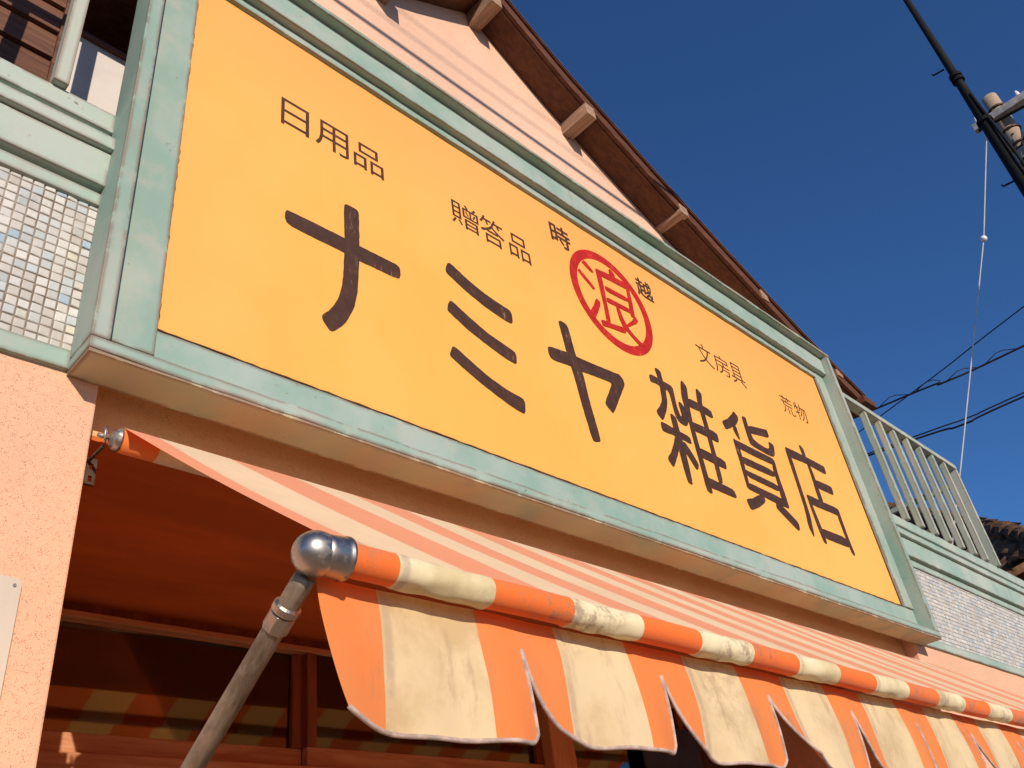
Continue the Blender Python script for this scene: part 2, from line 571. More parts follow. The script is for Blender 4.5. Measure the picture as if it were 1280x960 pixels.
M['white_wire'] = mat_simple('pale_guy_wire_sleeve', (.62, .60, .58), .6, var=.15, scale=4)
M['porcelain'] = mat_simple('white_porcelain', (.80, .79, .77), .2, var=.05, scale=4)
M['brown_wall'] = mat_simple('brown_house_wall', (.09, .045, .025), .85, var=.3, scale=4)

# ------------------------------------------------------------------ ground
def structure(o):
    o['kind'] = 'structure'
    return o

g = MB(); g.add([(-600, -600, -Z0), (900, -600, -Z0), (900, 900, -Z0), (-600, 900, -Z0)], [(0, 1, 2, 3)])
structure(g.build('road', M['asphalt']))
g = MB(); g.box(-40, 60, -2.4, 12, -Z0 - .2, -Z0 + .12)
structure(g.build('pavement', M['paving']))
g = MB(); g.box(-40, 60, -2.56, -2.40, -Z0 - .2, -Z0 + .13)
structure(g.build('kerb', M['kerb'], bevel=.015))

# ------------------------------------------------------------------ the shop building
shop = thing('shop_building', 'pale pink stucco shop building with small gable roof above its yellow sign', 'building', (1.8, .03, -Z0 + .12))
WALL_Y = .03
PX0, PX1 = -.088, 3.664            # opening between the pillars
ZB = -Z0 + .12
MB().box(-2.2, PX0, WALL_Y, 1.10, ZB, .10).build('pillar', M['pink'], shop, bevel=.004)
MB().box(PX1, 6.4, WALL_Y, 1.10, ZB, .10).build('pillar', M['pink'], shop, bevel=.004)
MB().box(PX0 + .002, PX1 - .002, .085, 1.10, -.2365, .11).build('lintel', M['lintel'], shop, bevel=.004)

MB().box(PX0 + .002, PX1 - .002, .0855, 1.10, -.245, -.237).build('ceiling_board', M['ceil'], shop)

# gable wall, set back above the sign, and its small roof
GY = .32
ROOF = [(-1.45, 1.245), (-.89, 1.429), (-.255, 1.702), (.197, 1.912), (.511, 2.074), (.81, 2.228), (1.129, 2.441), (1.23, 2.515),
        (1.331, 2.441), (1.65, 2.228), (1.949, 2.074), (2.263, 1.912), (2.715, 1.702), (3.347, 1.429), (3.90, 1.245)]
GK = 1.1907                       # the profile was measured at another depth: bring it to the wall's
ROOF = [(-.607 + GK * (x + .607), -1.243 + GK * (z + 1.243)) for x, z in ROOF]
TH = .125


def roof_z(x):
    if x <= ROOF[0][0]:
        return ROOF[0][1]
    for (a, za), (b, zb) in zip(ROOF, ROOF[1:]):
        if a <= x <= b:
            return za + (zb - za) * (x - a) / (b - a)
    return ROOF[-1][1]

xs = [.02 + (4.45 - .02) * i / 50 for i in range(51)]
poly = [(4.45, .10)] + [(x, roof_z(x) - TH + .012) for x in reversed(xs)] + [(.02, .10)]
MB().prism(list(reversed(poly)), GY, GY + .18).build('gable_wall', M['gable'], shop)


def strip(y0, y1, d0, d1, x0=ROOF[0][0], x1=ROOF[-1][0], n=70):
    """band that follows the roof line between depths d0 and d1 below it"""
    g = MB()
    pts = sorted(set([x0 + (x1 - x0) * i / n for i in range(n + 1)] + [ROOF[7][0]]))
    n = len(pts) - 1
    v = []
    for x in pts:
        z = roof_z(x)
        v += [(x, y0, z - d1), (x, y1, z - d1), (x, y1, z - d0), (x, y0, z - d0)]
    f = [(0, 1, 2, 3), tuple(4 * n + k for k in (3, 2, 1, 0))]
    for i in range(n):
        for k in range(4):
            a, b = 4 * i + k, 4 * i + (k + 1) % 4
            f.append((a, a + 4, b + 4, b))
    return g.add(v, f)

roof = strip(.166, 3.4, .036, TH).build('roof', M['wood'], shop)
strip(.138, .164, .043, .117).build('bargeboard', M['wood'], roof, bevel=.003)
strip(.126, .164, .033, .0415).build('edge_strip', M['wood'], roof)
strip(.140, 3.4, .020, .032).build('underlay_board', M['roof_dark'], roof)
strip(.124, 3.4, .0145, .019).build('edge_strip', M['wood_e'], roof)
strip(.136, 3.4, -.014, .0135).build('roof_tiles', M['roof_dark'], roof)
MB().box(4.64, 4.80, .10, .22, 1.60, 1.648).build('eave_block', M['wood'], roof, bevel=.003)
for bx, bz in ((1.219, 2.308), (1.763, 1.980), (2.383, 1.731), (2.985, 1.487), (3.62, 1.262), (.68, 1.980), (.06, 1.731), (-.55, 1.487)):
    bx = -.607 + GK * (bx + .607); bz = -1.243 + GK * (bz + 1.243)
    w = .074
    zt = roof_z(bx + w * .5) - TH + .006
    MB().box(bx, bx + w, .130, 1.4, bz, max(zt, bz + .07)).build('purlin', M['wood_y'], roof, bevel=.003)

# the mint parapet bands with mosaic tiles either side of the sign
def parapet(x0, x1, seed):
    n = int((x1 - x0) / .1)
    t_ = MB(); t_.box(x0, x1, .0285, .10, -.108, .300)
    rt = random.Random(seed * 13)
    # grid aligned with the colour cells of the material, which start at the building's own origin
    i0, i1 = math.floor((x0 - 1.8) / TILE), math.ceil((x1 - 1.8) / TILE)
    oz_ = -Z0 + .12
    j0, j1 = math.floor((-.106 - oz_) / TILE), math.floor((.299 - oz_) / TILE)
    for i in range(i0 - 1, i1 + 1):
        for j in range(j0, j1 + 1):
            cx_ = 1.8 + (i + .5) * TILE + rt.uniform(-.0006, .0006); cz_ = oz_ + (j + .5) * TILE + rt.uniform(-.0006, .0006)
            hw = TILE * .5 - rt.uniform(.0011, .0018)
            if cx_ + hw < x0 + .004 or cx_ - hw > x1 - .004 or cz_ + hw < -.104 or cz_ - hw > .296:
                continue
            ta, tb, d0 = rt.uniform(-.0009, .0009), rt.uniform(-.0009, .0009), .0262 + rt.uniform(-.0006, .0006)
            vs_ = []
            for yy, hh in ((.0287, hw), (d0 + .0009, hw * .97), (d0, hw * .80)):
                for sx, sz in ((-1, -1), (1, -1), (1, 1), (-1, 1)):
                    k_ = 0 if yy == .0287 else 1
                    vs_.append((min(max(cx_ + sx * hh, x0), x1), yy + k_ * (ta * sx + tb * sz), min(max(cz_ + sz * hh, -.1075), .2995)))
            f_ = [(8, 9, 10, 11)]
            for lv in (0, 4):
                for k_ in range(4):
                    f_.append((lv + k_, lv + (k_ + 1) % 4, lv + 4 + (k_ + 1) % 4, lv + 4 + k_))
            t_.add(vs_, f_)
    tp = t_.build('tile_panel', M['grout'], shop, smooth='sheet')
    tp.data.materials.append(M['tiles'])
    for pl_ in tp.data.polygons:
        pl_.use_smooth = False
        pl_.material_index = 0 if pl_.index < 6 else 1
    for k, (y, za, zb, mt) in enumerate(((.018, -.149, -.1045, 'teal_pale'), (.018, .2975, .334, 'teal_pale'), (.003, .3455, .449, 'teal_pale'),
                                         (-.012, .4535, .492, 'teal_pale'), (.020, .543, .605, 'teal_pale'))):
        b = MB(); b.plank(x0, x1, y, .11 + .002 * k, za, zb, n, .0012, seed + k)
        b.build('trim_board', M[mt], shop, bevel=.0025)
    MB().box(x0, x1, .055, .105, .312, .556).build('parapet_core', M['teal_shade'], shop)

parapet(-2.2, -.1532, 3)
parapet(3.7386, 6.4, 11)

# set back upstairs wall left of the sign: board siding, opening with a white board
bw = MB()
def eave_x(z):
    x = ROOF[0][0]
    while x < -.26 and roof_z(x) - TH < z:
        x += .02
    return x
for k in range(13):
    z = .46 + k * .117
    xl = -1.62 if z < 1.4 else eave_x(z + .10)
    if xl > -.30:
        break
    bw.add([(xl, .300, z + .006), (-.258, .300, z + .006), (-.258, .313, z + .117), (xl, .313, z + .117),
            (xl, .36, z + .006), (-.258, .36, z + .006), (-.258, .36, z + .117), (xl, .36, z + .117)],
           [(0, 1, 2, 3), (4, 7, 6, 5), (0, 4, 5, 1), (1, 5, 6, 2), (2, 6, 7, 3), (3, 7, 4, 0)])
bw.build('board_siding', M['siding'], shop)
up_x = [-1.62 + (1.62 - .256) * i / 16 for i in range(17)]
MB().prism([(-1.62, .10), (-.256, .10)] + [(x, roof_z(x) - TH + .012) for x in reversed(up_x)], .345, .42).build('upper_wall', M['dark'], shop)
win = MB().box(-.262, -.232, .290, .36, .40, 1.95).build('window', M['siding'], shop, bevel=.002)
MB().box(-.2315, .40, .305, .335, .40, 1.205).build('white_board', M['white_panel'], win)
MB().box(-.2315, .40, .292, .338, 1.2065, 1.222).build('rail', M['siding'], win)
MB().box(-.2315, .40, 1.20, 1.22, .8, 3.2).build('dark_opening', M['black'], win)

# shop window at the back of the recess under the awning
WY = .84
window = MB().box(PX0 + .002, PX1 - .002, WY - .005, WY + .07, -.2985, -.2805).build('window', M['frame_wood'], shop, bevel=.003)
MB().box(PX0 + .002, PX1 - .002, WY + .035, WY + .08, -.280, -.2455).build('shade_gap_board', M['dark_wood'], window)  # dark board put in place of the shaded gap above the head rail
MB().box(PX0 + .002, PX1 - .002, WY - .015, WY + .07, -1.60, -.633).build('sill_board', M['frame_wood'], window, bevel=.003)
for k, (xa, xb, yb) in enumerate(((PX0 + .003, .926, WY + .025), (.9265, 1.932, WY - .002), (2.058, 2.86, WY - .002), (2.8605, PX1 - .003, WY + .025))):
    sash = MB().box(xa, xb, yb, yb + .028, -.6325, -.577).build('sash', M['frame_wood'], window, bevel=.003)
    MB().box(xa, xa + .034, yb - .001, yb + .029, -.5765, -.299).build('stile', M['dark_wood'], sash, bevel=.002)
    MB().box(xb - .034, xb, yb - .001, yb + .029, -.5765, -.299).build('stile', M['dark_wood'], sash, bevel=.002)
    # the old panes sit a little out of true, leaning forward at the top
    pn = MB()
    xl, xr = xa + .0345, xb - .0345
    pn.add([(xl, yb + .016, -.5768), (xr, yb + .016, -.5768), (xr, yb + .009, -.2987), (xl, yb + .009, -.2987),
            (xl, yb + .020, -.5768), (xr, yb + .020, -.5768), (xr, yb + .013, -.2987), (xl, yb + .013, -.2987)],
           [(0, 1, 2, 3), (4, 7, 6, 5), (0, 4, 5, 1), (1, 5, 6, 2), (2, 6, 7, 3), (3, 7, 4, 0)])
    pn.build('pane', M['glass'], sash)
MB().box(1.933, 2.057, WY - .05, WY + .05, -1.6, -.2453).build('post', M['post_wood'], shop, bevel=.004)
MB().box(2.50, 2.90, WY - .03, WY - .02, -1.6, -.40).build('sky_reflection_panel', M['reflection_blue'], shop)  # added panel: painted sky reflection, also covers a brighter mirrored patch
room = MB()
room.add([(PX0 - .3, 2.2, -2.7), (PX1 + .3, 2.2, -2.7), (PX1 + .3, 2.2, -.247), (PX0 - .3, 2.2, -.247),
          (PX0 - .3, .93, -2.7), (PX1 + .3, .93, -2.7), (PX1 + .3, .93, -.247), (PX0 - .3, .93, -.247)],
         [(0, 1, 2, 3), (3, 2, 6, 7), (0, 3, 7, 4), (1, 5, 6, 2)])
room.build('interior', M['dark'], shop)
MB().box(-2.2, 6.4, 3.2, 3.3, ZB, 1.6).build('back_wall', M['gable'], shop)
MB().box(-.156, 3.740, .032, .10, -.10, .62).build('parapet_core', M['teal_shade'], shop)

# ------------------------------------------------------------------ the sign
sign = thing('shop_sign', 'huge yellow signboard with brown Japanese lettering in a worn mint green frame', 'sign', (1.8, .03, -.157))
W = 3.6
pg = MB()
pg.add([(-.02, 0, -.02), (W + .03, 0, -.02), (W + .03, 0, 1.33), (-.02, 0, 1.33),
        (-.02, .012, -.02), (W + .03, .012, -.02), (W + .03, .012, 1.33), (-.02, .012, 1.33)],
       [(0, 1, 2, 3), (4, 7, 6, 5), (0, 4, 5, 1), (1, 5, 6, 2), (2, 6, 7, 3), (3, 7, 4, 0)])
panel = pg.build('panel', M['panel'], sign)
FX0, FX1, FZ0, FZ1, FY = -.154, 3.738, -.157, 1.475, -.075
# outer box
MB().plank(FX0, FX1, FY, .0285, FZ0 + .006, -.122, 60, .0016, 21).build('frame_board', M['teal'], sign, bevel=.003)
MB().plank(FX0 + .002, FX1 - .002, FY + .003, .0287, FZ0, FZ0 + .0055, 60, .001, 22).build('soffit_board', M['soffit'], sign)
MB().plank(FX0 - .004, FX1 + .004, FY - .003, .0287, 1.457, FZ1, 60, .0015, 23).build('cap_board', M['under'], sign, bevel=.003)
MB().box(FX0, -.117, FY, .0286, -.1215, 1.4565).build('frame_board', M['teal_v'], sign, bevel=.003)
MB().box(3.701, FX1, FY, .0286, -.1215, 1.4565).build('frame_board', M['teal_v'], sign, bevel=.003)
MB().box(-.116, 3.70, .0125, .0284, -.1213, 1.4563).build('backing_board', M['seam'], sign)
# inner boards
MB().box(-.1165, -.0045, -.013, .012, -.072, 1.3415).build('inner_board', M['teal_v'], sign, bevel=.002)
MB().plank(-.1165, 3.7005, -.008, .0118, -.1212, -.0015, 60, .001, 31).build('inner_board', M['teal'], sign, bevel=.002)
MB().box(3.606, 3.7005, -.015, .012, -.0008, 1.3415).build('inner_board', M['teal_v'], sign, bevel=.002)
MB().box(3.598, 3.6055, -.004, .011, -.0008, 1.31).build('seam_strip', M['seam'], sign)
MB().plank(-.1165, 3.7005, -.0135, .0119, 1.309, 1.345, 60, .0012, 33).build('inner_board', M['teal'], sign, bevel=.002)
MB().plank(-.1165, 3.7005, -.041, .0121, 1.3455, 1.4562, 60, .0012, 34).build('inner_board', M['teal'], sign, bevel=.002)

MB().plank(-.0050, W + .006, -.0094, -.0006, -.0014, .0018, 160, .0013, 51).build('seam_strip', M['seam'], sign)
for (xa_, xb_) in ((-.0044, -.0008),):
    rnd_s = random.Random(5); sm = MB(); v_ = []; n_s = 90
    for i in range(n_s + 1):
        z = 1.31 * i / n_s
        w_ = abs(rnd_s.gauss(0, .0014))
        v_ += [(xa_ , -.0125, z), (xb_ + w_, -.0007, z)]
    sm.add(v_, [(2 * i, 2 * i + 1, 2 * i + 3, 2 * i + 2) for i in range(n_s)])
    sm.build('seam_strip', M['seam'], sign, smooth='sheet')

# lettering: brush painted characters traced on the panel, in metres from its lower left corner
STROKES = {
    'na': [[(0.3063, 0.5574), (0.4857, 0.5606), (0.5475, 0.5581), (0.6717, 0.5604), (0.6854, 0.5558), (0.69, 0.5423), (0.6891, 0.5212), (0.6836, 0.5066), (0.668, 0.5031), (0.5402, 0.4991), (0.4894, 0.5023), (0.3257, 0.5017), (0.3063, 0.5084), (0.3, 0.5241), (0.3009, 0.5472)],
        [(0.494, 0.694), (0.5022, 0.7029), (0.5394, 0.7026), (0.5461, 0.693), (0.5439, 0.559), (0.5398, 0.4875), (0.5347, 0.4179), (0.5289, 0.3661), (0.5163, 0.3123), (0.4931, 0.2601), (0.4735, 0.231), (0.4545, 0.2099), (0.4442, 0.2028), (0.4351, 0.2046), (0.4158, 0.2291), (0.4146, 0.2433), (0.4392, 0.2726), (0.4609, 0.3113), (0.4763, 0.3609), (0.4851, 0.4248), (0.4895, 0.5052), (0.4919, 0.5642), (0.492, 0.6536)]],
    'mi': [[(0.8776, 0.6568), (0.8887, 0.6813), (0.9006, 0.6878), (0.9623, 0.6578), (1.032, 0.633), (1.104, 0.6192), (1.153, 0.6143), (1.161, 0.6), (1.159, 0.5638), (1.151, 0.5542), (1.124, 0.5544), (1.037, 0.5702), (0.9545, 0.5975), (0.8884, 0.6296), (0.8756, 0.6389)],
        [(0.8687, 0.4973), (0.8802, 0.5215), (0.8898, 0.5229), (0.9547, 0.4921), (1.028, 0.4628), (1.098, 0.4473), (1.145, 0.4374), (1.151, 0.4235), (1.146, 0.3916), (1.139, 0.3854), (1.103, 0.3886), (1.02, 0.4099), (0.9404, 0.4361), (0.8705, 0.4719), (0.8651, 0.4778)],
        [(0.8591, 0.3151), (0.8703, 0.3396), (0.8818, 0.3427), (0.9378, 0.3146), (1.008, 0.2846), (1.082, 0.2639), (1.149, 0.2583), (1.156, 0.2454), (1.15, 0.2063), (1.143, 0.1989), (1.106, 0.2028), (1.02, 0.2282), (0.937, 0.2593), (0.86, 0.2954), (0.8558, 0.3033)]],
    'ya': [[(1.406, 0.6849), (1.423, 0.6948), (1.448, 0.6917), (1.459, 0.674), (1.468, 0.5577), (1.489, 0.4926), (1.493, 0.3811), (1.505, 0.2765), (1.509, 0.2212), (1.502, 0.2158), (1.475, 0.2068), (1.464, 0.2133), (1.447, 0.3296), (1.435, 0.453), (1.427, 0.4947), (1.418, 0.5488), (1.412, 0.6337)],
        [(1.32, 0.534), (1.334, 0.5401), (1.423, 0.554), (1.521, 0.558), (1.69, 0.5722), (1.713, 0.5753), (1.73, 0.5576), (1.732, 0.5358), (1.701, 0.4894), (1.623, 0.3743), (1.613, 0.3692), (1.589, 0.3899), (1.582, 0.4022), (1.601, 0.4334), (1.65, 0.5073), (1.64, 0.5126), (1.544, 0.5025), (1.482, 0.496), (1.423, 0.495), (1.342, 0.4837), (1.323, 0.4904), (1.317, 0.5118)]],
    'zatsu': [[(1.92, 0.6599), (1.94, 0.6662), (1.998, 0.6618), (2.061, 0.6613), (2.07, 0.6501), (2.067, 0.6055), (2.063, 0.5613), (2.071, 0.5185), (2.082, 0.5225), (2.079, 0.5849), (2.094, 0.5976), (2.124, 0.5762), (2.126, 0.5204), (2.105, 0.4852), (2.084, 0.4765), (2.047, 0.4824), (2.031, 0.5045), (2.032, 0.557), (2.033, 0.6001), (2.027, 0.6228), (2.006, 0.6183), (1.956, 0.6277), (1.917, 0.6229), (1.915, 0.64)],
        [(1.971, 0.7095), (1.983, 0.7167), (2.01, 0.7108), (2.01, 0.6706), (2.012, 0.6205), (2.001, 0.5596), (1.982, 0.5178), (1.943, 0.4598), (1.928, 0.4499), (1.905, 0.4699), (1.905, 0.4866), (1.935, 0.5147), (1.963, 0.5526), (1.972, 0.6054), (1.977, 0.6647)],
        [(1.912, 0.4375), (1.928, 0.443), (2.01, 0.4355), (2.096, 0.4325), (2.098, 0.4006), (2.086, 0.3969), (1.987, 0.4011), (1.919, 0.3951), (1.909, 0.4048)],
        [(1.994, 0.5014), (2.009, 0.5081), (2.034, 0.4984), (2.032, 0.4398), (2.036, 0.3807), (2.032, 0.275), (2.023, 0.2029), (2.012, 0.1985), (1.992, 0.2033), (1.989, 0.2623), (1.989, 0.3459), (1.992, 0.4261)],
        [(1.997, 0.4144), (2.027, 0.4177), (2.006, 0.3708), (1.981, 0.3237), (1.929, 0.2507), (1.917, 0.2456), (1.899, 0.2666), (1.901, 0.2828), (1.928, 0.3072), (1.963, 0.3569)],
        [(2.024, 0.3868), (2.05, 0.3919), (2.076, 0.3603), (2.106, 0.3133), (2.092, 0.2851), (2.078, 0.2808), (2.05, 0.3192), (2.022, 0.3562)],
        [(2.147, 0.7185), (2.161, 0.7224), (2.184, 0.7013), (2.169, 0.6437), (2.15, 0.5286), (2.15, 0.4312), (2.15, 0.3232), (2.152, 0.2263), (2.149, 0.2), (2.134, 0.1957), (2.112, 0.2025), (2.115, 0.313), (2.116, 0.4338), (2.121, 0.5184), (2.119, 0.5887), (2.12, 0.6401)],
        [(2.253, 0.7203), (2.266, 0.7216), (2.291, 0.7046), (2.271, 0.6519), (2.268, 0.5989), (2.266, 0.4973), (2.261, 0.3909), (2.253, 0.2708), (2.225, 0.2662), (2.22, 0.278), (2.228, 0.3876), (2.233, 0.4933), (2.234, 0.5942), (2.236, 0.6538)],
        [(2.161, 0.632), (2.181, 0.6422), (2.328, 0.639), (2.331, 0.6028), (2.314, 0.5947), (2.257, 0.5988), (2.161, 0.5934), (2.152, 0.6008)],
        [(2.145, 0.5163), (2.162, 0.52), (2.322, 0.5266), (2.318, 0.479), (2.303, 0.4741), (2.226, 0.4769), (2.148, 0.4755), (2.142, 0.4906)],
        [(2.145, 0.3956), (2.162, 0.3995), (2.32, 0.3939), (2.315, 0.354), (2.299, 0.3493), (2.213, 0.3523), (2.143, 0.3545), (2.138, 0.3663)],
        [(2.138, 0.274), (2.15, 0.2677), (2.235, 0.2658), (2.321, 0.2615), (2.327, 0.2286), (2.309, 0.2237), (2.216, 0.2247), (2.146, 0.2232), (2.13, 0.233)]],
    'ka': [[(2.398, 0.6092), (2.457, 0.6438), (2.51, 0.688), (2.531, 0.7078), (2.555, 0.6892), (2.552, 0.67), (2.514, 0.6279), (2.426, 0.5779), (2.409, 0.5741), (2.399, 0.5988)],
        [(2.48, 0.6125), (2.51, 0.6299), (2.512, 0.5561), (2.497, 0.551), (2.474, 0.5892)],
        [(2.59, 0.7038), (2.628, 0.7112), (2.624, 0.669), (2.629, 0.6233), (2.634, 0.5996), (2.673, 0.587), (2.74, 0.5833), (2.765, 0.5963), (2.774, 0.6345), (2.817, 0.6263), (2.797, 0.572), (2.783, 0.5565), (2.75, 0.5464), (2.621, 0.5524), (2.589, 0.5598), (2.586, 0.5947), (2.587, 0.6529)],
        [(2.619, 0.6654), (2.778, 0.6971), (2.799, 0.7026), (2.798, 0.6632), (2.777, 0.652), (2.719, 0.6424), (2.617, 0.6231)],
        [(2.445, 0.5397), (2.463, 0.5434), (2.483, 0.5187), (2.479, 0.4557), (2.467, 0.3323), (2.458, 0.3068), (2.442, 0.3024), (2.439, 0.3178), (2.444, 0.4381)],
        [(2.45, 0.5393), (2.504, 0.5394), (2.752, 0.5399), (2.771, 0.5313), (2.763, 0.5059), (2.743, 0.5013), (2.593, 0.4977), (2.485, 0.4999), (2.454, 0.5024)],
        [(2.757, 0.5378), (2.77, 0.5296), (2.761, 0.4502), (2.765, 0.3545), (2.762, 0.294), (2.74, 0.2904), (2.715, 0.3275), (2.727, 0.4193), (2.727, 0.4823)],
        [(2.47, 0.4598), (2.5, 0.4656), (2.724, 0.4675), (2.722, 0.4319), (2.59, 0.4278), (2.47, 0.4258)],
        [(2.469, 0.3988), (2.487, 0.3976), (2.72, 0.3967), (2.724, 0.367), (2.695, 0.3625), (2.578, 0.3636), (2.472, 0.3664)],
        [(2.454, 0.332), (2.477, 0.3351), (2.717, 0.3314), (2.747, 0.3224), (2.762, 0.294), (2.671, 0.289), (2.522, 0.2986), (2.454, 0.2993), (2.441, 0.3086)],
        [(2.403, 0.2441), (2.461, 0.2629), (2.514, 0.2932), (2.56, 0.2991), (2.561, 0.2731), (2.499, 0.2346), (2.43, 0.2023), (2.412, 0.2026), (2.402, 0.2282)],
        [(2.653, 0.2976), (2.682, 0.2986), (2.744, 0.2682), (2.801, 0.2359), (2.794, 0.2045), (2.778, 0.1935), (2.749, 0.2068), (2.645, 0.2626), (2.643, 0.2752)]],
    'ten': [[(3.089, 0.714), (3.106, 0.7196), (3.13, 0.7042), (3.125, 0.6579), (3.094, 0.6552), (3.088, 0.6842)],
        [(2.927, 0.6531), (2.942, 0.6558), (3.08, 0.6611), (3.282, 0.661), (3.299, 0.6592), (3.293, 0.6178), (3.273, 0.61), (3.167, 0.6128), (3.087, 0.6159), (2.943, 0.6019), (2.926, 0.6197)],
        [(2.927, 0.6531), (2.951, 0.6341), (2.961, 0.5941), (2.954, 0.5071), (2.95, 0.392), (2.945, 0.3046), (2.916, 0.202), (2.904, 0.1962), (2.888, 0.2426), (2.91, 0.326), (2.917, 0.4457), (2.92, 0.562), (2.922, 0.6216)],
        [(3.107, 0.6285), (3.139, 0.6145), (3.139, 0.5408), (3.138, 0.4746), (3.139, 0.4232), (3.095, 0.418), (3.095, 0.4631), (3.105, 0.5508)],
        [(3.13, 0.5396), (3.158, 0.5429), (3.287, 0.5478), (3.296, 0.5383), (3.288, 0.5037), (3.272, 0.498), (3.139, 0.4945), (3.126, 0.5106)],
        [(2.979, 0.4219), (3.015, 0.4251), (3.139, 0.4232), (3.266, 0.4272), (3.274, 0.4031), (3.253, 0.3817), (3.218, 0.3825), (3.017, 0.3754), (2.982, 0.3819)],
        [(2.979, 0.4219), (3.003, 0.4157), (3.006, 0.3756), (3.012, 0.3153), (3.021, 0.2502), (3.019, 0.1889), (3.001, 0.1859), (2.988, 0.1919), (2.98, 0.2647), (2.977, 0.3556)],
        [(3.266, 0.4272), (3.277, 0.4171), (3.275, 0.3615), (3.273, 0.2721), (3.28, 0.19), (3.259, 0.1854), (3.246, 0.201), (3.24, 0.2771), (3.239, 0.3781)],
        [(3.017, 0.2614), (3.041, 0.2641), (3.247, 0.2692), (3.256, 0.2308), (3.235, 0.2189), (3.026, 0.2153), (3.002, 0.2219)]],
    'nami': [[(1.641, 1.103), (1.657, 1.115), (1.705, 1.077), (1.69, 1.061), (1.634, 1.09)],
        [(1.602, 1.04), (1.611, 1.044), (1.687, 0.9836), (1.68, 0.9697), (1.669, 0.9676), (1.594, 1.025)],
        [(1.678, 0.9278), (1.702, 0.9169), (1.688, 0.882), (1.635, 0.7976), (1.609, 0.8101), (1.609, 0.8211), (1.649, 0.8763)],
        [(1.719, 1.104), (1.736, 1.11), (1.754, 1.067), (1.747, 0.9723), (1.74, 0.82), (1.71, 0.8127), (1.719, 0.9175), (1.718, 1.013)],
        [(1.719, 1.104), (1.745, 1.109), (1.815, 1.121), (1.925, 1.127), (1.927, 1.091), (1.812, 1.083), (1.744, 1.076)],
        [(1.815, 1.149), (1.83, 1.157), (1.853, 1.139), (1.843, 1.107), (1.812, 1.098)],
        [(1.755, 1.029), (1.773, 1.033), (1.911, 1.04), (1.903, 1.014), (1.76, 1.003)],
        [(1.75, 0.9666), (1.771, 0.9704), (1.917, 0.9787), (1.923, 0.9569), (1.805, 0.9456), (1.746, 0.9409)],
        [(1.918, 1.12), (1.936, 1.107), (1.931, 1.006), (1.924, 0.9397), (1.895, 0.9367), (1.903, 1.014)],
        [(1.922, 0.9528), (1.942, 0.9326), (1.926, 0.9131), (1.855, 0.8631), (1.844, 0.8682), (1.904, 0.9234)],
        [(1.675, 0.8164), (1.689, 0.8227), (1.754, 0.8302), (1.834, 0.8502), (1.83, 0.8228), (1.815, 0.8147), (1.738, 0.8031), (1.679, 0.7889)],
        [(1.802, 0.9472), (1.826, 0.9452), (1.832, 0.8965), (1.866, 0.8444), (1.916, 0.8164), (1.947, 0.8064), (1.907, 0.7891), (1.858, 0.8209), (1.817, 0.8492), (1.805, 0.8908)]]}
SMALL = [
    ('日', 0.2793, 0.8961, 0.3744, 1.0131),
    ('用', 0.3972, 0.8975, 0.5169, 1.0159),
    ('品', 0.5358, 0.8981, 0.6504, 1.0158),
    ('贈', 0.9350, 0.8958, 1.0626, 1.0126),
    ('答', 1.0699, 0.8932, 1.1872, 1.0212),
    ('品', 1.2082, 0.8970, 1.3149, 1.0158),
    ('時', 1.4716, 1.1114, 1.5849, 1.2272),
    ('越', 2.0038, 1.1115, 2.1144, 1.2180),
    ('文', 2.3662, 0.9081, 2.4840, 1.0280),
    ('房', 2.4978, 0.9110, 2.6193, 1.0176),
    ('具', 2.6283, 0.9031, 2.7405, 1.0241),
    ('荒', 3.0681, 0.9001, 3.1803, 1.0072),
    ('物', 3.1992, 0.9054, 3.3129, 1.0108)]


WOB = random.Random(77)


def stroke_mesh(polys, y=-.0009, dy=.00012, thick=.0004):
    g = MB()
    for i, pl in enumerate(polys):
        a = sum(pl[k - 1][0] * pl[k][1] - pl[k][0] * pl[k - 1][1] for k in range(len(pl)))
        if a < 0:
            pl = list(reversed(pl))
        # soften corners
        q = []
        n = len(pl)
        for k in range(n):
            p0, p1, p2 = pl[k - 1], pl[k], pl[(k + 1) % n]
            q.append((p1[0] * .82 + p0[0] * .18, p1[1] * .82 + p0[1] * .18))
            q.append((p1[0] * .82 + p2[0] * .18, p1[1] * .82 + p2[1] * .18))
        # brush wobble along the edges
        q2 = []
        for k in range(len(q)):
            p0, p1 = q[k], q[(k + 1) % len(q)]
            L = math.hypot(p1[0] - p0[0], p1[1] - p0[1])
            m = max(1, int(L / .012))
            for a_ in range(m):
                t_ = a_ / m
                q2.append((p0[0] + (p1[0] - p0[0]) * t_ + WOB.uniform(-.0007, .0007), p0[1] + (p1[1] - p0[1]) * t_ + WOB.uniform(-.0007, .0007)))
        q = q2
        yy = y - i * dy
        g.add([(x, yy, z) for x, z in q], [tuple(range(len(q)))])
    return g

for key in ('na', 'mi', 'ya', 'zatsu', 'ka', 'ten'):
    stroke_mesh(STROKES[key]).build('painted_character', M['brown'], panel, smooth='sheet')
em = stroke_mesh(STROKES['nami'], y=-.0012)
cx, cz, ro, ri = 1.787, .9615, .2474, .2043
ring = [(cx + r_ * math.cos(a), -.0008, cz + r_ * math.sin(a)) for r_ in (ro, ri) for a in (2 * math.pi * k / 96 for k in range(96))]
em.add(ring, [(k, (k + 1) % 96, 96 + (k + 1) % 96, 96 + k) for k in range(96)])
em.build('painted_emblem', M['red'], panel, smooth='sheet')


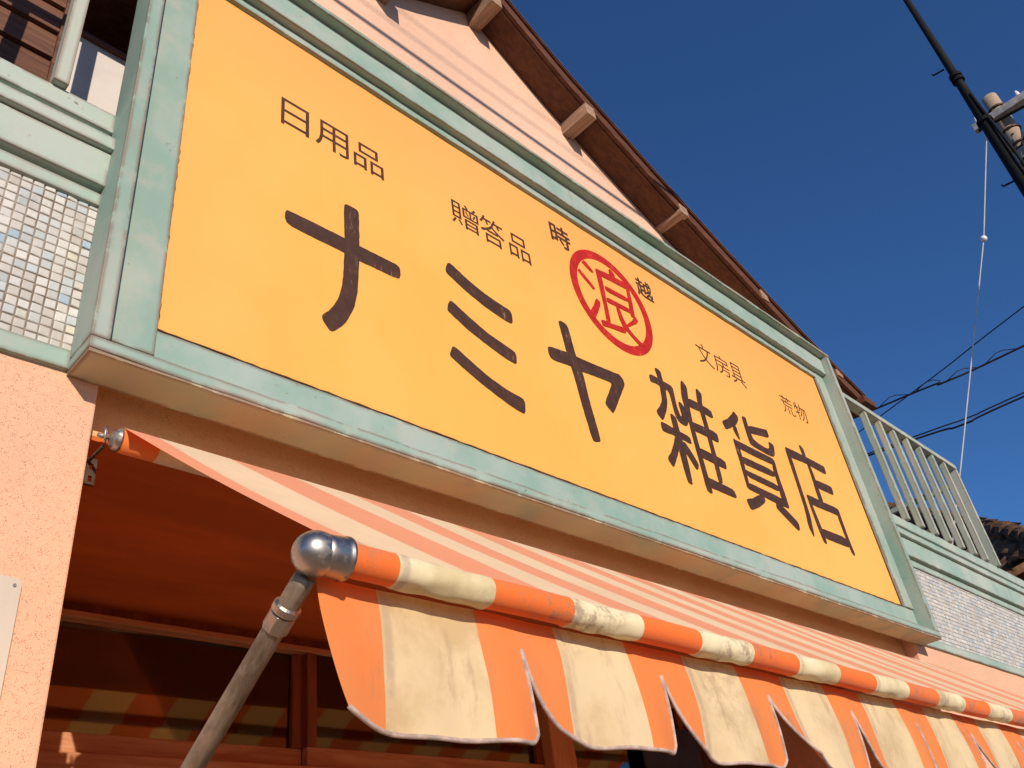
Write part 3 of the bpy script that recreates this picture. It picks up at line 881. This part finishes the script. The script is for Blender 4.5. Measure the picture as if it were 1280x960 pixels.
def glyph(ch, x0, z0, x1, z1, weight, fat=0.0):
    cu = bpy.data.curves.new('painted_character', 'FONT')
    cu.body = ch
    cu.offset = weight
    cu.resolution_u = 3
    ob = bpy.data.objects.new('painted_character', cu)
    COL.objects.link(ob)
    dg = bpy.context.evaluated_depsgraph_get()
    me = bpy.data.meshes.new_from_object(ob.evaluated_get(dg))
    bpy.data.objects.remove(ob)
    bpy.data.curves.remove(cu)
    if not me.vertices:
        return
    ax = [v.co.x for v in me.vertices]; az = [v.co.y for v in me.vertices]
    a0, a1, b0, b1 = min(ax), max(ax), min(az), max(az)
    g = MB()
    vv = [(x0 + (v.co.x - a0) / (a1 - a0) * (x1 - x0), -.0009, z0 + (v.co.y - b0) / (b1 - b0) * (z1 - z0)) for v in me.vertices]
    for n_, (dx, dz) in enumerate(((0, 0), (fat, 0), (-fat, 0), (0, fat), (0, -fat)) if fat else ((0, 0),)):
        g.add([(x + dx, y - n_ * .00012, z + dz) for x, y, z in vv], [tuple(p.vertices) for p in me.polygons])
    g.build('painted_character', M['brown_thin'], panel, smooth='sheet')

for i, (ch, x0, z0, x1, z1) in enumerate(SMALL):
    wgt = .002 if i in (6, 7) else (-.006 if i >= 8 else .0)
    glyph(ch, x0, z0, x1, z1, wgt, .0016 if i in (6, 7) else 0)

# ------------------------------------------------------------------ the awning
awn = thing('awning', 'orange and cream striped awning with scalloped valance on a weathered pipe arm', 'awning', (0, .03, -.304))
AX0, AX1 = -.056, 3.60
RY, RZ, RR = -.030, -.304, .024            # roller on the wall
FY_, FZ_, FR = -.722, -.819, .0198         # front bar
rnd = random.Random(9)


def canopy_fn(u, v):
    x = AX0 + (AX1 - AX0) * u
    # leaves the top of the roller, tangent to the front bar
    y0, z0 = RY - .010, RZ + RR
    y1, z1 = FY_ + .004, FZ_ + FR + .001
    y = y0 + (y1 - y0) * v
    z = z0 + (z1 - z0) * v
    sag = .005 * math.sin(math.pi * v) + .0035 * math.sin(math.pi * v) * math.sin(x * 9.3 + 1.2) + .002 * math.sin(math.pi * v) * math.sin(x * 31)
    return (x, y, z - sag)

can = MB().grid(canopy_fn, 180, 28)
can.build('canopy', M['canopy'], awn, smooth='sheet')

def wrapped_roll(x0, x1, y, z, r, n, seg, wr):
    """cloth wound on a bar: a tube with wrinkles in its cream stretches"""
    g = MB()
    v = []
    for i in range(n + 1):
        x = x0 + (x1 - x0) * i / n
        fr = ((x - STRIPE_X0) / (2 * STRIPE)) % 1
        for k in range(seg):
            a = 2 * math.pi * k / seg
            rr = r
            if fr < .5:
                rr += wr * (.7 * math.sin(x * 95 + 2.5 * math.sin(a * 2)) * .5 + .5 * math.sin(a * 5 + x * 40)) * (.5 + .5 * math.sin(a + 2.2)) + .0006
            rr += .0005 * math.sin(x * 23 + a)
            v.append((x, y + rr * math.cos(a), z + rr * math.sin(a)))
    f = []
    for i in range(n):
        for k in range(seg):
            a, b = i * seg + k, i * seg + (k + 1) % seg
            f.append((a, b, b + seg, a + seg))
    f.append(tuple(range(seg))); f.append(tuple(n * seg + k for k in reversed(range(seg))))
    return g.add(v, f)

wrapped_roll(AX0, AX1, FY_, FZ_, FR, 620, 36, .0024).build('front_bar', M['rollcloth'], awn, smooth=True)
roller = MB().tube([(AX0 - .001, RY, RZ), (AX1, RY, RZ)], RR - .0012, 24).build('roller', M['rollercloth'], awn, smooth=True)

bc = MB(); bc.grid(lambda u, v: (AX0 + .004 + (AX1 - AX0 - .008) * u, RY + .018 + (.0845 - RY - .018) * v, RZ + .006 + (-.243 - RZ - .006) * v), 60, 3)
bc.build('gap_blocker_cloth', M['canopy'], awn, smooth='sheet')  # added and unseen: blocks sky and sun between roller and lintel

# valance: one flap between every two slits
SLIT0 = .237
flap_edges = [(AX0 - .018, SLIT0)]
xx = SLIT0
while xx < AX1 - .05:
    flap_edges.append((xx, min(xx + 2 * STRIPE - .001, AX1)))
    xx += 2 * STRIPE - .001
VT, VS, VB = -.832, -.875, -.994
for idx, (xa, xb) in enumerate(flap_edges):
    r1 = random.Random(40 + idx)
    lift = (.030 if idx == 0 else .062 + r1.uniform(-.020, .014))
    bend = r1.uniform(-.004, .006)
    ph = r1.uniform(0, 6)
    if idx == 3:
        bend = -.040; lift = .066

    drop = r1.uniform(-.004, .004); slant = r1.uniform(-.004, .005)

    def flap(u, v, xa=xa, xb=xb, lift=lift, bend=bend, ph=ph, idx=idx):
        z = VT + (VB - VT) * v
        s = max(0.0, (VS - z) / (VS - VB))
        if idx == 0:
            s_l = max(0.0, (VT - .02 - z) / (VT - .02 - VB))
        else:
            s_l = s
        xl = xa + (.0018 if s > 0 and idx else 0) * min(1, s * 8) + lift * s_l ** 1.9
        xr = xb - (.0018 if s > 0 else 0) * min(1, s * 8) + .006 * s
        x = xl + (xr - xl) * u
        # rounded lower corners
        lc = max(0.0, 1 - u / .26); rc = max(0.0, 1 - (1 - u) / .085)
        zc = z + (.020 * lc ** 2.2 + .013 * rc ** 2.4) * v ** 3 + (drop + slant * (u - .5)) * s
        y = -.694 - .012 * v - .006 * math.sin(math.pi * v) \
            + bend * s_l ** 1.6 * max(0.0, 1 - u * 1.6) ** 1.3 \
            + (.004 * math.sin(x * 21 + .7) + .0025 * math.sin(x * 47 + 2)) * (.35 + .65 * v) \
            + (.006 * math.sin(u * 6.3 + ph) + .003 * math.sin(u * 17 + ph * 3)) * s
        return (x, y, zc)
    g = MB().grid(flap, 36, 28)
    fl = g.build('valance_flap', M['valance'], awn, smooth='sheet')
    path = []
    vs0 = 0.28
    if idx:
        path += [flap(0, vs0 + (1 - vs0) * k / 18) for k in range(18)]
    path += [flap(k / 40, 1.0) for k in range(41)]
    path += [flap(1, 1 - (1 - vs0) * k / 18) for k in range(1, 19)]
    MB().tube(path, .0029, 8).build('edge_binding', M['piping'], fl, smooth=True)

# elbow joint and drop arm at the left end
def drop_arm(xc, sgn):
    j = MB()
    j.ball((xc, FY_ + .002, FZ_), .0258, 36, 20, (1.08, 1, 1))
    j.tube([(xc, FY_, FZ_), (xc + sgn * .012, FY_, FZ_), (xc + sgn * .027, FY_, FZ_), (xc + sgn * .031, FY_, FZ_), (xc + sgn * .033, FY_, FZ_), (xc + sgn * .036, FY_, FZ_)],
           [.0235, .0235, .0245, .0245, .026, .026], 32)
    jt = j.build('elbow_joint', M['steel'], awn, smooth=True)
    s = MB()
    d = Vector((sgn * .6, -.6, -.55)).normalized()
    p = Vector((xc + sgn * .018, FY_, FZ_)) + d * .0235
    s.tube([p, p + d * .003], .0042, 12)
    s.build('set_screw', M['steel_dirty'], jt, smooth=True)
    top = Vector((xc, FY_ + .012, FZ_ - .012))
    end = Vector((xc - sgn * .012, WALL_Y - .012, -1.318))
    dr = (end - top).normalized()
    a = MB()
    a.tube([top + dr * .012, top + dr * .022, end], [.0125, .0128, .0128], 20)
    am = a.build('arm', M['pipe'], awn, smooth=True)
    n_ = MB()
    n_.tube([top + dr * .050, top + dr * .052, top + dr * .060, top + dr * .062], [.0135, .0165, .0165, .0135], 24)
    n_.tube([top + dr * .062, top + dr * .063, top + dr * .084, top + dr * .085], [.0130, .0158, .0158, .0130], 8)
    n_.build('pipe_collar', M['steel_dirty'], am, smooth=False, bevel=.0008)
    b = MB()
    b.box(xc - .03, xc + .03, WALL_Y - .014, WALL_Y - .0005, -1.36, -1.28)
    b.build('foot_bracket', M['bracket'], awn, bevel=.003)

drop_arm(-.089, 1)
drop_arm(3.636, -1)

# roller end: rounded cap, crank eye, plate with punched holes
def roller_end(xe, sgn):
    e = MB()
    e.tube([(xe, RY, RZ), (xe - sgn * .004, RY, RZ), (xe - sgn * .010, RY, RZ), (xe - sgn * .015, RY, RZ), (xe - sgn * .018, RY, RZ)],
           [.0235, .023, .020, .014, .006], 24)
    e.tube([(xe - sgn * .014, RY, RZ), (xe - sgn * .040, RY, RZ)], .0042, 12)
    cap = e.build('roller_cap', M['steel'], awn, smooth=True)
    r_ = MB()
    cc = Vector((xe - sgn * .026, RY - .002, RZ + .004))
    r_.tube([cc + Vector((.004 * math.sin(a) * sgn, .0085 * math.sin(a), .0165 * math.cos(a))) for a in (2 * math.pi * k / 24 for k in range(25))], .0022, 8)
    r_.build('crank_eye', M['steel'], cap, smooth=True)
    p = MB()
    x0 = xe - sgn * .040; x1 = xe - sgn * .006
    lo, hi = min(x0, x1), max(x0, x1)
    # plate as a frame of strips round four holes
    z0, z1 = RZ - .062, RZ - .006
    for za, zb in ((z0, z0 + .006), (z0 + .018, z0 + .032), (z0 + .044, z1)):
        p.box(lo, hi, .044, .0498, za, zb)
    for za, zb in ((z0 + .006, z0 + .018), (z0 + .032, z0 + .044)):
        for xa_, xb_ in ((lo, lo + .006), (lo + .013, hi - .013), (hi - .006, hi)):
            p.box(xa_, xb_, .044, .0498, za, zb)
    p.box(lo + .014, lo + .019, RY + .010, .044, z1 - .012, z1 - .006)
    p.build('wall_bracket', M['bracket'], awn)

roller_end(AX0 - .002, 1)
roller_end(AX1 + .002, -1)

# ------------------------------------------------------------------ balcony railings
def railing(name, label, x0, x1, first, step, xend, loc):
    r = thing(name, label, 'railing', loc, 'mint balcony railings')
    MB().plank(x0, x1, -.006, .052, 1.312, 1.348, 14, .001, 5).build('top_rail', M['rail_paint'], r, bevel=.003)
    x = first
    while (x < x1 - .02 if step > 0 else x > x0 + .02):
        MB().box(x - .017, x + .017, .001, .036, .6055, 1.3125).build('baluster', M['rail_paint'], r, bevel=.002)
        x += step
    if xend is not None:
        MB().box(xend - .032, xend, -.004, .056, .6055, 1.3115).build('end_post', M['rail_paint'], r, bevel=.002)
    return r

rr = railing('balcony_railing', 'mint green balcony railing against the sky, right of the yellow sign', 3.745, 5.570, 4.215, .191, 5.568, (4.6, .02, .605))
# return side and rear rail of that balcony
MB().box(5.536, 5.566, .0565, 1.30, 1.20, 1.235).build('side_rail', M['teal_shade'], rr, bevel=.002)
railing('balcony_railing', 'short length of mint railing left of the sign, before dark boards', -2.2, -.160, -.289, -.191, None, (-1.0, .02, .605))
rb = thing('balcony_railing', 'low rear mint railing seen between the front balusters right of the sign', 'railing', (4.6, 1.25, .605), 'mint balcony railings')
MB().box(3.9, 5.9, 1.235, 1.265, 1.10, 1.15).build('top_rail', M['teal_shade'], rb, bevel=.002)
MB().box(3.9, 5.9, 1.237, 1.262, .72, .76).build('bottom_rail', M['teal_shade'], rb, bevel=.002)
for k in range(6):
    MB().box(4.0 + k * .36, 4.03 + k * .36, 1.238, 1.261, .76, 1.10).build('baluster', M['teal_shade'], rb)
MB().box(3.9, 5.9, .12, 1.3, .50, .56).build('balcony_deck', M['kerb'], rb)

# ------------------------------------------------------------------ plate on the pillar
pl = MB()
pts = []
x0, x1, z0, z1, rr_ = -.62, -.160, -1.15, -.578, .012
for (cx_, cz_, a0) in ((x1 - rr_, z1 - rr_, 0), (x0 + rr_, z1 - rr_, 90), (x0 + rr_, z0 + rr_, 180), (x1 - rr_, z0 + rr_, 270)):
    for k in range(7):
        a = math.radians(a0 + 15 * k)
        pts.append((cx_ + rr_ * math.cos(a), cz_ + rr_ * math.sin(a)))
pl.prism(pts, .0225, .0295)
plate = pl.build('metal_plate', M['plate'], bevel=.0012)
tag(plate, 'blank pale metal plate screwed to the pink pillar below the tiles', 'plate')
for sx, sz in ((-.172, -.592), (-.608, -.592), (-.172, -1.136), (-.608, -1.136)):
    MB().tube([(sx, .0224, sz), (sx, .0206, sz)], .0028, 12).build('screw', M['steel_dirty'], plate)

# ------------------------------------------------------------------ street poles and wires to the right
GZ = -Z0
pole = thing('utility_pole', 'black tapering steel pole with step bolts against the blue sky', 'utility pole', (9.5, -1.1, GZ + .12))
MB().tube([(9.5, -1.10, GZ + .12), (9.5, -1.10, 5.2), (9.5, -1.10, 6.6), (9.5, -1.105, 7.9), (9.5, -1.12, 11.5)], [.095, .088, .072, .050, .026], 16).build('mast', M['pole_dark'], pole, smooth=True)
for k, (z, s) in enumerate(((5.2, 1), (5.55, -1), (5.92, 1), (6.3, -1), (8.05, 1))):
    MB().tube([(9.5, -1.10 + s * .06, z), (9.49, -1.10 + s * .20, z + .01), (9.49, -1.10 + s * .205, z + .04)], .012, 8).build('step_bolt', M['pole_dark'], pole)
for z in (7.80, 7.72, 6.9):
    MB().tube([(9.5, -1.105, z), (9.5, -1.105, z + .05)], .078 if z > 7 else .095, 16).build('band', M['pole_dark'], pole)
MB().tube([(9.42, -1.22, 5.0), (9.42, -1.20, 6.2), (9.45, -1.14, 7.4)], .018, 8).build('riser_pipe', M['pole_dark'], pole, smooth=True)

pole2 = thing('utility_pole', 'pale tan concrete pole with metal crossarm behind the black pole', 'utility pole', (10.05, -1.27, GZ + .12))
MB().tube([(10.05, -1.27, GZ + .12), (10.05, -1.27, 7.66)], [.15, .095], 20).build('mast', M['pole_tan'], pole2, smooth=True)
MB().box(9.83, 9.93, -2.3, -.94, 7.16, 7.27).build('crossarm', M['arm_grey'], pole2, bevel=.006)
MB().tube([(9.92, -1.30, 6.55), (9.92, -1.75, 7.16)], .03, 8).build('brace', M['pole_tan'], pole2)
MB().tube([(9.80, -1.62, 7.02), (9.80, -.98, 7.10)], .02, 8).build('strut', M['pole_dark'], pole2)
for z in (6.2, 6.45, 6.72, 6.98, 7.4):
    MB().tube([(10.05, -1.27, z), (10.05, -1.27, z + .025)], .118, 16).build('band', M['bracket'], pole2)
for y in (-1.02, -1.55, -2.1):
    MB().tube([(9.88, y, 7.27), (9.88, y, 7.31), (9.88, y, 7.35), (9.88, y, 7.38)], [.015, .028, .022, .01], 10).build('insulator', M['porcelain'], pole2)


def cable(path, r, label, cat='cable', name='overhead_cable', mat='cable', group='overhead cables', n=30, sag=0.0):
    pts = []
    P = [Vector(p) for p in path]
    segs = len(P) - 1
    for i in range(segs):
        for k in range(n):
            t_ = k / n
            p0 = P[max(i - 1, 0)]; p1 = P[i]; p2 = P[i + 1]; p3 = P[min(i + 2, segs)]
            q = .5 * ((2 * p1) + (p2 - p0) * t_ + (2 * p0 - 5 * p1 + 4 * p2 - p3) * t_ ** 2 + (3 * p1 - p0 - 3 * p2 + p3) * t_ ** 3)
            pts.append(q)
    pts.append(P[-1])
    o = MB().tube(pts, r, 6).build(name, M[mat], smooth=True)
    tag(o, label, cat, group)
    return o, pts

A, B_ = Vector((11, -.12, 4.71)), Vector((18, 4.16, 8.53))
def ext(a, b, t0, t1, sag=0.0, n=5):
    return [a + (b - a) * (t0 + (t1 - t0) * i / n) - Vector((0, 0, sag * 4 * (i / n) * (1 - i / n))) for i in range(n + 1)]

w1, pts1 = cable([(15.2, -6.0, 6.75), (14.5, .29, 6.5), (14.19, 1.66, 6.4), (14.10, 2.97, 6.5), (13.3, 14.0, 6.9)], .017,
                 'thick black overhead cable wrapped with a loose spiral wire, above the railing')
sp = []
acc = 0.0
for i in range(len(pts1) - 1):
    p0, p1 = Vector(pts1[i]), Vector(pts1[i + 1])
    L_ = (p1 - p0).length
    while acc < L_:
        ph_ = len(sp) * 1.05
        sp.append(p0 + (p1 - p0) * (acc / L_) + Vector((.03 * math.cos(ph_), 0, .05 + .055 * math.sin(ph_))))
        acc += .11
    acc -= L_
MB().tube(sp, .008, 5).build('spiral_wire', M['cable'], w1, smooth=True)
cable([(12.0, -6.0, 6.95), (13.84, -.07, 6.8), (14.47, 1.63, 6.78), (15.14, 3.43, 6.8), (19.2, 14.0, 7.0)], .010,
      'thin straight black wire rising most steeply to the right behind the railing')
cable([(15.4, -6.0, 5.95), (14.18, .586, 5.6), (14.02, 1.54, 5.55), (13.71, 3.24, 5.6), (12.0, 14.0, 5.9)], .012,
      'upper wire of the lower black pair meeting the railing top')
cable([(15.6, -6.0, 5.95), (14.31, .63, 5.6), (14.06, 1.70, 5.5), (13.78, 3.27, 5.6), (12.0, 14.0, 6.0)], .016,
      'lower sagging wire of the lower black pair meeting the railing top')
gw = thing('guy_wire', 'pale thin guy wire with white ball insulator hanging from the crossarm', 'wire', (10, 1.6, 2.2))
gp = [Vector((9.88, -1.02, 7.02)), Vector((10, -.39, 5.76)), Vector((10, .91, 3.35)), Vector((10.0, 1.65, 2.0))]
MB().tube(gp, .008, 6).build('wire', M['white_wire'], gw)
MB().ball((10, -.39, 5.76), .042, 14, 10).build('ball_insulator', M['porcelain'], gw, smooth=True)

# cables along the street in front of the shop: out of the picture, but their shadows cross the gable
def street_cable(y, zc, r, label):
    pts = []
    for i in range(61):
        x = -30 + i
        pts.append((x, y, zc + .0011 * (x - 2) ** 2))
    o = MB().tube(pts, r, 8).build('overhead_cable', M['cable'], smooth=True)
    tag(o, label, 'cable', 'overhead cables')

street_cable(-1.9, 2.347 + .42 * 2.22, .016, 'nearest black street cable that throws the sharp line of shadow on the gable')
street_cable(-5.2, 2.481 + .42 * 5.52, .0055, 'thick black street cable that throws the lower blurred shadow on the gable')
street_cable(-5.8, 2.630 + .42 * 6.12, .0055, 'thick black street cable that throws the upper blurred shadow on the gable')

# ------------------------------------------------------------------ tiled house behind the railing
house = thing('tiled_house', 'low house with a brown tiled roof at the right edge, beyond the railing', 'house', (11, 3, GZ + .12))
# hipped roof: eave from E2 to C2, rising away from the street corner
E2, C2 = Vector((9.87, 2.69, 1.62)), Vector((8.90, .34, 1.62))
ed = (C2 - E2).normalized()
up = Vector((-ed.y, ed.x, .75)); up = Vector((.925, -.38, .75))
rn = ed.cross(up).normalized()
if rn.z < 0:
    rn = -rn


def roof_pt(a, b, h=0.0):
    return E2 + ed * a + up * b + rn * h


def hip_a(b):
    return 2.60 - 1.19 * b

rt = random.Random(12)
roof_m = MB()
roof_m.add([roof_pt(-6, 0, -.02), roof_pt(hip_a(0), 0, -.02), roof_pt(hip_a(6), 6, -.02), roof_pt(-6, 6, -.02),
            roof_pt(-6, 0, -.10), roof_pt(hip_a(0), 0, -.10), roof_pt(hip_a(6), 6, -.10), roof_pt(-6, 6, -.10)],
           [(0, 1, 2, 3), (7, 6, 5, 4), (0, 4, 5, 1), (1, 5, 6, 2), (2, 6, 7, 3), (3, 7, 4, 0)])
row, wid = .25, .25
for j in range(24):
    b0, b1 = j * row - .03, (j + 1) * row + .02
    for i in range(40):
        a1 = hip_a(j * row) - i * wid
        a0 = a1 - wid * .97
        if a0 < -5.5:
            break
        hh = rt.uniform(-.006, .016); tilt = rt.uniform(-.02, .02)
        vs_ = []
        for k in range(7):
            w_ = k / 6
            prof = .042 * math.sin(w_ * math.pi * 1.35) - .01
            aa = a0 + (a1 - a0) * w_
            h_ = hh + prof + tilt * (w_ - .5)
            vs_ += [roof_pt(aa, b0, .055 + h_), roof_pt(aa, b1, .005 + h_), roof_pt(aa, b0, .02 + h_)]
        f_ = []
        for k in range(6):
            q = 3 * k
            f_ += [(q, q + 3, q + 4, q + 1), (q + 2, q + 5, q + 3, q)]
        roof_m.add(vs_, f_)
roof_m.build('roof', M['tile_roof'], house, smooth='sheet')
rg = MB()
for k in range(34):
    b0, b1 = k * .18, k * .18 + .175
    p0, p1 = roof_pt(hip_a(b0), b0, .06), roof_pt(hip_a(b1), b1, .06)
    jit = rn * rt.uniform(-.01, .01)
    rg.tube([p0 + jit + rn * .014, p1 + jit], [.082, .068], 8)
rg.build('ridge_tiles', M['tile_roof'], house)
hw = MB()
i1, i2, i3 = roof_pt(-6, .25, -.09), roof_pt(hip_a(.25) - .05, .25, -.09), roof_pt(hip_a(6), 6, -.09)
hw.add([i1, i2, (i2.x, i2.y, GZ + .12), (i1.x, i1.y, GZ + .12)], [(0, 1, 2, 3)])
hw.add([i2, i3, (i3.x, i3.y, GZ + .12), (i2.x, i2.y, GZ + .12)], [(0, 1, 2, 3)])
hw.build('wall', M['brown_wall'], house)
